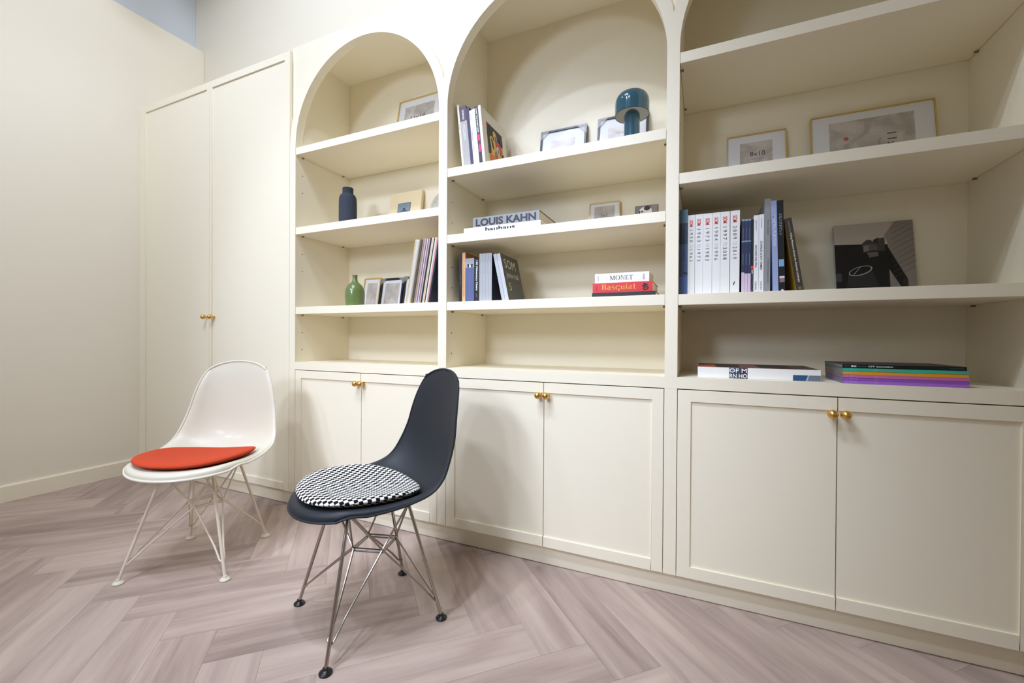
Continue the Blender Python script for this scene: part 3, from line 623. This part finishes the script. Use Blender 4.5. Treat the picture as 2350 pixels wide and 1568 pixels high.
prints(pbk, [(rect(.002,.002,.0935,.105), M((112,104,100))), (ell(.044,.072,.03,.03,20), M((214,206,190))), ([(.01,.03),(.02,.06),(.03,.07),(.07,.07),(.075,.04),(.06,.0),(.02,.0)], M((206,198,184))), (ell(.05,.094,.013,.011), M((20,20,24))), (rect(.07,.06,.0935,.105), M((128,116,108))), (rect(.016,.06,.022,.085), M((44,40,40))), (ell(.03,.08,.006,.004), M((70,66,60)))], (0, -.0002, 0), ZX, 'photo_print')
z = SH[0][0]
e = frame('picture_frame', 'gold-edged frame lettered 11x14 under the left arch', -1.645, z, .305, .345, .0065, GOLD, (.048, .046), MARB, tilt=10.5, yaw=-1.5); lettering(e, '11x14', (.147, .0052, .222), ZX, .1, .026, INK)
z = SH[0][1]
hp = thing('canvas_picture', 'cream square canvas with a small blue house picture, beside the dark blue vase', 'picture', (-1.698, .325, z+.004), (math.radians(-9), 0, 0))
MB().box(0, .224, 0, .02, 0, .245).build('canvas', M((236,218,180), .7), hp)
prints(hp, [(rect(.062,.07,.153,.178), M((40,46,60))), (rect(.0645,.0725,.1505,.1755), M((122,146,160))), ([(.0645,.0725),(.1505,.0725),(.1505,.112),(.108,.128),(.0645,.112)], M((196,176,140))), ([(.0645,.115),(.108,.132),(.1505,.115),(.1505,.118),(.108,.137),(.0645,.118)], M((44,48,60))), (rect(.101,.105,.115,.147), M((52,40,52))), (rect(.105,.11,.111,.14), M((168,96,90)))], (0, -.0003, 0), ZX, 'house_print')
ck = thing('dial_clock', 'round pale grey dial clock half hidden behind the upright', 'clock', (-1.304, .337, z+.0035), (math.radians(-8), 0, 0))
def disc(r, y0, y1, zc):
    b = MB().lathe([(r, 0), (r, y1-y0)], n=64); b.v = [(x_, y1-z_, zc+y_) for x_, y_, z_ in b.v]; return b
disc(.1125, 0, .016, .1125).build('dial', M((198,192,184), .5), ck, smooth=True)
sh = []
for i in range(60):
    a = 2*PI*i/60; r0, r1, wd_ = (.082, .1, .0012) if i % 5 == 0 else (.091, .1, .0007)
    ca, sa = math.cos(a), math.sin(a)
    sh.append(([(r0*ca-wd_*sa, .1125+r0*sa+wd_*ca), (r0*ca+wd_*sa, .1125+r0*sa-wd_*ca), (r1*ca+wd_*sa, .1125+r1*sa-wd_*ca), (r1*ca-wd_*sa, .1125+r1*sa+wd_*ca)], M((110,104,98))))
prints(ck, sh, (0, -.0002, 0), ZX, 'dial_marks', step=0)
MB().box(-.002, .002, -.003, -.001, .1, .19).build('minute_hand', M((44,50,66)), ck); MB().box(-.055, .01, -.0035, -.0012, .111, .115).build('hour_hand', M((44,50,66)), ck)
z = SH[0][2]
frame('picture_frame', 'small gold-edged frame behind the green bottle', -1.9045, z, .130, .196, .007, GOLD, (.026, .03), MARB)
frame('picture_frame', 'small black frame in clear wrapping, right of the green bottle', -1.7700, z, .166, .188, .012, BLK, (.03, .03), MARB, corners=('tl', 'tr'))
frame('picture_frame', 'small black frame in clear wrapping, touching the row of records', -1.5990, z, .155, .192, .012, BLK, (.03, .03), PALE, corners=('tl', 'tr'))

# ------------------------------------------------------------------ vases and lamp
def smoothprof(pts, n=6):
    out = []
    P = [pts[0]]+pts+[pts[-1]]
    for i in range(1, len(P)-2):
        for k in range(n):
            t = k/n; q = []
            for d in (0, 1):
                a, b_, c, e_ = P[i-1][d], P[i][d], P[i+1][d], P[i+2][d]
                q.append(.5*((2*b_)+(-a+c)*t+(2*a-5*b_+4*c-e_)*t*t+(-a+3*b_-3*c+e_)*t**3))
            out.append((max(q[0], 1e-5), q[1]))
    out.append(pts[-1]); return out
va = thing('vase', 'matte dark blue vase with narrow shouldered neck', 'vase', (-1.831, .16, SH[0][1]+.0004))
def scaled(p, k): return [(r_*k, z_) for r_, z_ in p]
MB().lathe(scaled([(.062, 0), (.066, .003)]+smoothprof([(.0665, .02), (.067, .08), (.0665, .15), (.064, .178), (.055, .193), (.043, .201), (.0405, .208), (.0405, .222), (.0405, .233)])+[(.038, .2355), (.035, .233), (.035, .19), (.05, .17), (.05, .02), (.00001, .02)], .715), n=56).build('body', mat('navy_ceramic', (48, 55, 68), .85, bump=(300, .25)), va, smooth=True, angle=60)
vg = thing('bottle_vase', 'glossy green bottle vase with short slim neck', 'vase', (-1.752, .135, SH[0][2]+.0004))
MB().lathe(scaled([(.064, 0), (.068, .003)]+smoothprof([(.070, .02), (.0725, .05), (.0725, .075), (.068, .098), (.056, .117), (.036, .131), (.023, .141), (.0185, .152), (.018, .165), (.019, .175)])+[(.017, .1775), (.0145, .175), (.0145, .15), (.05, .1), (.05, .01), (.00001, .01)], .712), n=56).build('body', mat('green_glaze', (102, 120, 68), .25, coat=.4, var=(40, .12)), vg, smooth=True, angle=60)
TEAL = mat('teal_gloss', (44, 84, 100), .12, coat=.6)
lp = thing('table_lamp', 'glossy teal mushroom table lamp on the middle bookcase', 'lamp', (-.2795, .15, SH[1][0]+.0004))
MB().lathe([(.0300, 0), (.0314, .0015)]+[(.0314, .02+.01*i) for i in range(13)]+[(.0314*math.cos(a), .14+.0314*math.sin(a)) for a in [i*PI/24 for i in range(1, 12)]]+[(.00001, .1714)], n=48).build('stem', TEAL, lp, smooth=True)
sp = [(.0683, .1465), (.0683, .178)]+[(.0683*math.cos(a)**.6, .178+.0605*math.sin(a)**.68) for a in [i*PI/40 for i in range(1, 20)]]+[(.00001, .2385)]
s = MB().lathe(sp, n=64).v and None
def open_lathe(prof, n=64):
    b = MB(); 
    for r_, z_ in prof:
        for i in range(n): a = 2*PI*i/n; b.v.append((r_*math.cos(a), r_*math.sin(a), z_))
    for j in range(len(prof)-1):
        for i in range(n): k = (i+1) % n; b.f.append((j*n+i, j*n+k, (j+1)*n+k, (j+1)*n+i)); b.m.append(0)
    return b
shd = open_lathe(sp).build('shade', TEAL, lp, smooth=True)
open_lathe([(.0660, .1466)]+[(max(r_-.0023, .00001), z_-.0016) for r_, z_ in sp[1:]]).build('shade_lining', mat('lamp_lining', (240, 236, 230), .5), shd, smooth=True)
open_lathe([(.0659, .1464), (.0668, .1455), (.0678, .1455), (.0684, .1466)]).build('shade_rim', mat('teal_rim', (20, 34, 42), .3), shd, smooth=True)

# ------------------------------------------------------------------ chairs
ROWS = [  # centre f, z, edge f, z, half width, roundness   (f is forward)
 (.248,.409, .160,.420, .192, 1.), (.244,.425, .144,.436, .203, 1.), (.222,.434, .115,.449, .213, .85), (.155,.426, .062,.452, .226, .5),
 (.065,.412, .0,.456, .232, .35), (-.035,.402, -.06,.464, .233, .35), (-.115,.402, -.118,.478, .229, .35), (-.178,.420, -.160,.505, .219, .35),
 (-.219,.465, -.186,.55, .206, .35), (-.240,.53, -.206,.605, .193, .35), (-.253,.61, -.219,.668, .180, .35), (-.263,.69, -.233,.724, .165, .45),
 (-.272,.765, -.249,.764, .149, .7), (-.279,.811, -.260,.786, .134, 1.), (-.282,.828, -.262,.792, .127, 1.)]
def shell_points(nr=64, nc=36):
    n = len(ROWS); rows = []
    for i in range(nr+1):
        t = i/nr*(n-1); k = min(int(t), n-2); q = t-k
        P = [ROWS[max(k-1, 0)], ROWS[k], ROWS[k+1], ROWS[min(k+2, n-1)]]
        row = [.5*((2*P[1][d])+(-P[0][d]+P[2][d])*q+(2*P[0][d]-5*P[1][d]+4*P[2][d]-P[3][d])*q*q+(-P[0][d]+3*P[1][d]-3*P[2][d]+P[3][d])*q**3) for d in range(6)]
        line = []
        for j in range(nc+1):
            s = -1+2*j/nc; cf, cz, ef, ez, hw, k_ = row; k_ = min(max(k_, 0), 1)
            fi = math.radians(59); xs = hw*((1-k_)*s+k_*math.sin(s*fi)/math.sin(fi)); g = (1-k_)*s*s*(.55+.45*s*s)+k_*(1-math.cos(s*fi))/(1-math.cos(fi))
            u_ = max(0, (abs(s)-.82)/.18); sw = min(max((9-t)/2.5, 0), 1)      # rolled rim: down along the seat, back along the backrest
            line.append(Vector((cf+(ef-cf)*g-.010*u_*u_*(1-sw)*min(max((13.6-t)/2.5, 0), 1), xs, cz+(ez-cz)*g-.022*u_*u_*sw*min(t/2.6, 1))))
        rows.append(line)
    return rows
SHP = shell_points()
def chair(label, loc, ang, shellm, wirem, footm, cat='chair', rimm=None):
    """local x points forward"""
    e = thing('shell_chair', label, cat, loc, (0, 0, math.radians(ang)))
    b = MB(); nr, nc = len(SHP), len(SHP[0])
    for r_ in SHP: b.v += [tuple(p) for p in r_]
    for i in range(nr-1):
        for j in range(nc-1): b.f.append((i*nc+j, i*nc+j+1, (i+1)*nc+j+1, (i+1)*nc+j)); b.m.append(0)
    me = b.mesh('shell', shellm, smooth=True, angle=80)
    # make the upper side face up, then thicken downwards
    up_ = sum((p.normal.z for p in me.polygons if p.center.x > -.05))
    if up_ < 0: me.flip_normals()
    s = link('shell', me, e); md = s.modifiers.new('thickness', 'SOLIDIFY'); md.thickness = .0065; md.offset = -1
    loop = SHP[0]+[r_[-1] for r_ in SHP[1:]]+list(reversed(SHP[-1][:-1]))+[r_[0] for r_ in reversed(SHP[1:-1])]
    MB().tube([p+Vector((0, 0, -.003)) for p in loop], .0048 if rimm else .0038, 8, closed=True).build('shell_rim', rimm or shellm, s, smooth=True)
    mount = {(1, 1): Vector((.098, .095, .392)), (1, -1): Vector((.098, -.095, .392)), (-1, 1): Vector((-.098, .095, .385)), (-1, -1): Vector((-.098, -.095, .385))}
    foot = {(1, 1): Vector((.1855, .1935, .011)), (1, -1): Vector((.1855, -.1935, .011)), (-1, 1): Vector((-.1855, .168, .011)), (-1, -1): Vector((-.1855, -.168, .011))}
    for k in mount:
        m_, f_ = mount[k], foot[k]
        d = Vector((0, -k[1]*.02, 0))
        l = MB().tube([f_, f_.lerp(m_, .5), f_.lerp(m_, .955), f_.lerp(m_, .985)+d*.25, m_+Vector((0, 0, .003))+d], .0056, 10).build('leg', wirem, e, smooth=True)
        MB().lathe([(.0165, 0), (.0185, .002), (.0185, .005), (.014, .0095), (.0085, .013), (.0075, .018)], (f_.x, f_.y, 0), 20).build('glide', footm, l, smooth=True)
        MB().lathe([(.014, -.004), (.016, 0), (.016, .012), (.012, .016)], tuple(m_), 16).build('shock_mount', footm, e, smooth=True)
    node = {'f': Vector((.056, 0, .236)), 'b': Vector((-.092, 0, .236)), 'l': Vector((-.018, .072, .236)), 'r': Vector((-.018, -.072, .236))}
    sides = {'f': ((1, 1), (1, -1)), 'b': ((-1, 1), (-1, -1)), 'l': ((1, 1), (-1, 1)), 'r': ((1, -1), (-1, -1))}
    for sname, (p, q) in sides.items():
        for a, c in ((p, q), (q, p)):
            low = foot[a].lerp(mount[a], .155); tanp = (foot[c]-foot[a]).normalized(); nd = node[sname]
            off = Vector((0, 0, .0)) + (Vector((0, .0036, 0)) if sname in 'fb' else Vector((.0036, 0, 0)))*(1 if a == p else -1)
            topm = mount[c]
            P = [low, low+tanp*.006-Vector((0, 0, .004)), low+tanp*.013+Vector((0, 0, .003)), low.lerp(nd+off, .25)+tanp*.004, nd+off, (nd+off).lerp(topm, .55), (nd+off).lerp(topm, .93)]
            MB().tube(P, .0034, 8).build('brace_wire', wirem, e, smooth=True)
    ring = [node[k] for k in 'flbr']
    for i in range(4):
        a, c = ring[i], ring[(i+1) % 4]
        for dz in (.0042, -.0042):
            MB().tube([a+Vector((0, 0, dz)), c+Vector((0, 0, dz))], .003, 8).build('hub_wire', wirem, e, smooth=True)
    bv = BVHTree.FromPolygons([tuple(v_.co) for v_ in me.vertices], [tuple(p.vertices) for p in me.polygons])
    return e, bv
def cushion(label, chair_obj, bv, m, cf=.036, af=.190, al=.204, th=.035):
    nr, na = 26, 96; b = MB(); uv = []
    def zs(f_, l_):
        h_ = bv.ray_cast(Vector((f_, l_, 1.0)), Vector((0, 0, -1)))[0]
        return h_.z if h_ else .43
    def outline(a):
        c_, s_ = math.cos(a), math.sin(a); p = 2.35
        r_ = (abs(c_)**p+abs(s_)**p)**(-1/p); return r_*c_*af, r_*s_*al
    for side in (1, 0):
        for i in range(nr+1):
            rho = math.sin(i/nr*PI/2)
            for k in range(na):
                ox_, ol_ = outline(2*PI*k/na); f_, l_ = cf+ox_*rho, ol_*rho
                t_ = th*(1-rho**7)**.5 if side else 0
                lift = th*.42 if side else th*.42*rho**10
                zz = zs(cf+ox_*rho*.985, ol_*rho*.985)+.0012+(lift+(t_*.58) if side else lift)
                b.v.append((f_, l_, zz)); 
    n1 = (nr+1)*na
    for side in (0, 1):
        o_ = side*n1
        for i in range(nr):
            for k in range(na):
                j = (k+1) % na; q = (o_+i*na+k, o_+i*na+j, o_+(i+1)*na+j, o_+(i+1)*na+k)
                b.f.append(q if side == 0 else tuple(reversed(q))); b.m.append(0)
    me = bpy.data.meshes.new('seat_cushion'); me.from_pydata(b.v, [], b.f); me.materials.append(m)
    lay = me.uv_layers.new(name='UVMap'); co = [v_.co.copy() for v_ in me.vertices]; arc = [0]*len(co)
    for side in (0, 1):
        for i in range(1, nr+1):
            for k in range(na): idx = side*n1+i*na+k; arc[idx] = arc[idx-na]+(co[idx]-co[idx-na]).length
    for lp_ in me.loops:
        idx = lp_.vertex_index; k = idx % na; ox_, ol_ = outline(2*PI*k/na); r_ = math.hypot(ox_, ol_)
        lay.data[lp_.index].uv = (ox_/r_*arc[idx], ol_/r_*arc[idx])
    bm = bmesh.new(); bm.from_mesh(me); bmesh.ops.remove_doubles(bm, verts=bm.verts, dist=2e-5); bmesh.ops.recalc_face_normals(bm, faces=bm.faces); bm.to_mesh(me); bm.free()
    for p in me.polygons: p.use_smooth = True
    o = link('seat_cushion', me); o.location = chair_obj.location; o.rotation_euler = chair_obj.rotation_euler
    return tag(o, label, 'cushion')
def fabric(name, rgb):
    m = mat(name, rgb, .95, spec=.2, bump=(900, .5), var=(220, .10)); m.node_tree.nodes['Principled BSDF'].inputs['Sheen Weight'].default_value = .0; return m
def checker_fabric():
    m = bpy.data.materials.new('checker_fabric'); m.use_nodes = True; nt = m.node_tree; b = nt.nodes['Principled BSDF']
    uv = nt.nodes.new('ShaderNodeUVMap'); c = nt.nodes.new('ShaderNodeTexChecker'); c.inputs['Scale'].default_value = 1/.0124
    c.inputs['Color1'].default_value = L((236,232,224)); c.inputs['Color2'].default_value = L((16,16,18))
    nt.links.new(uv.outputs[0], c.inputs['Vector']); nt.links.new(c.outputs['Color'], b.inputs['Base Color']); b.inputs['Roughness'].default_value = .9
    b.inputs['Specular IOR Level'].default_value = .2
    return m
NAVY = mat('charcoal_plastic', (25, 30, 37), .55, bump=(700, .15)); IVORY = mat('ivory_fiberglass', (218, 211, 190), .42, coat=.08)
IVW = mat('ivory_wire', (228, 216, 196), .4); IVF = mat('ivory_glide', (220, 212, 190), .5)
ch, bv = chair('charcoal shell chair on chrome wire legs with black glides', (-1.038, -.519, 0), -119.5, NAVY, STEEL, BLACKR)
cushion('black and white checkered cushion on the charcoal chair', ch, bv, checker_fabric())
ch2, bv2 = chair('ivory white shell chair on white wire legs in front of the wardrobe', (-1.946, -.531, 0), -61.2, IVORY, IVW, IVF, rimm=mat('ivory_rim', (226, 219, 200), .3))
cushion('orange red felt cushion on the ivory chair', ch2, bv2, fabric('orange_felt', (196, 72, 42)), th=.036)

# ------------------------------------------------------------------ ceiling spotlights and added fill lamps (out of view)
for i, (lx, ly, lz, pw, tgt, cone, soft) in enumerate(LAMPS):
    e = thing('ceiling_or_fill_spotlight', ['white spotlight above the wardrobe edge, nearest the partition', 'white spotlight above the left arch', 'white spotlight above the left upright', 'white spotlight above the middle arch', 'added white fill spotlight shining straight down before the middle bookcase', 'added white fill spotlight far behind the viewer, at the partition', 'added white fill spotlight far behind the viewer, by the first window', 'white spotlight left of the viewer, aimed at the left cabinets', 'added white fill spotlight far behind the viewer, by the second window', 'white spotlight beside the viewer, aimed at the middle cabinets', 'added white low hanging fill spotlight behind the viewer', 'added white fill spotlight left of the viewer, turned to the wardrobe corner'][i], 'spotlight', (lx, ly, lz), group='ceiling spotlights')
    d = (Vector(tgt)-Vector((lx, ly, lz))).normalized(); q = Vector((0, 0, 1)).rotation_difference(-d)
    MB().tube([(0, 0, .03), (0, 0, CEIL+.7-lz)], .008, 8).build('stem', CEILM, e, smooth=True)
    hd = open_lathe([(.046, -.01), (.046, .09), (.03, .1), (.00001, .1)], 24).build('head', CEILM, e, smooth=True); hd.rotation_mode = 'QUATERNION'; hd.rotation_quaternion = q
    ld = bpy.data.lights.new('spot', 'SPOT'); ld.energy = pw; ld.spot_size = math.radians(cone); ld.spot_blend = .3 if cone > 130 else .8; ld.shadow_soft_size = soft; ld.color = LAMP_COLOR
    lo_ = bpy.data.objects.new('lamp_light', ld); COL.objects.link(lo_); lo_.parent = e; lo_.rotation_mode = 'QUATERNION'; lo_.rotation_quaternion = q; lo_.location = d*.012
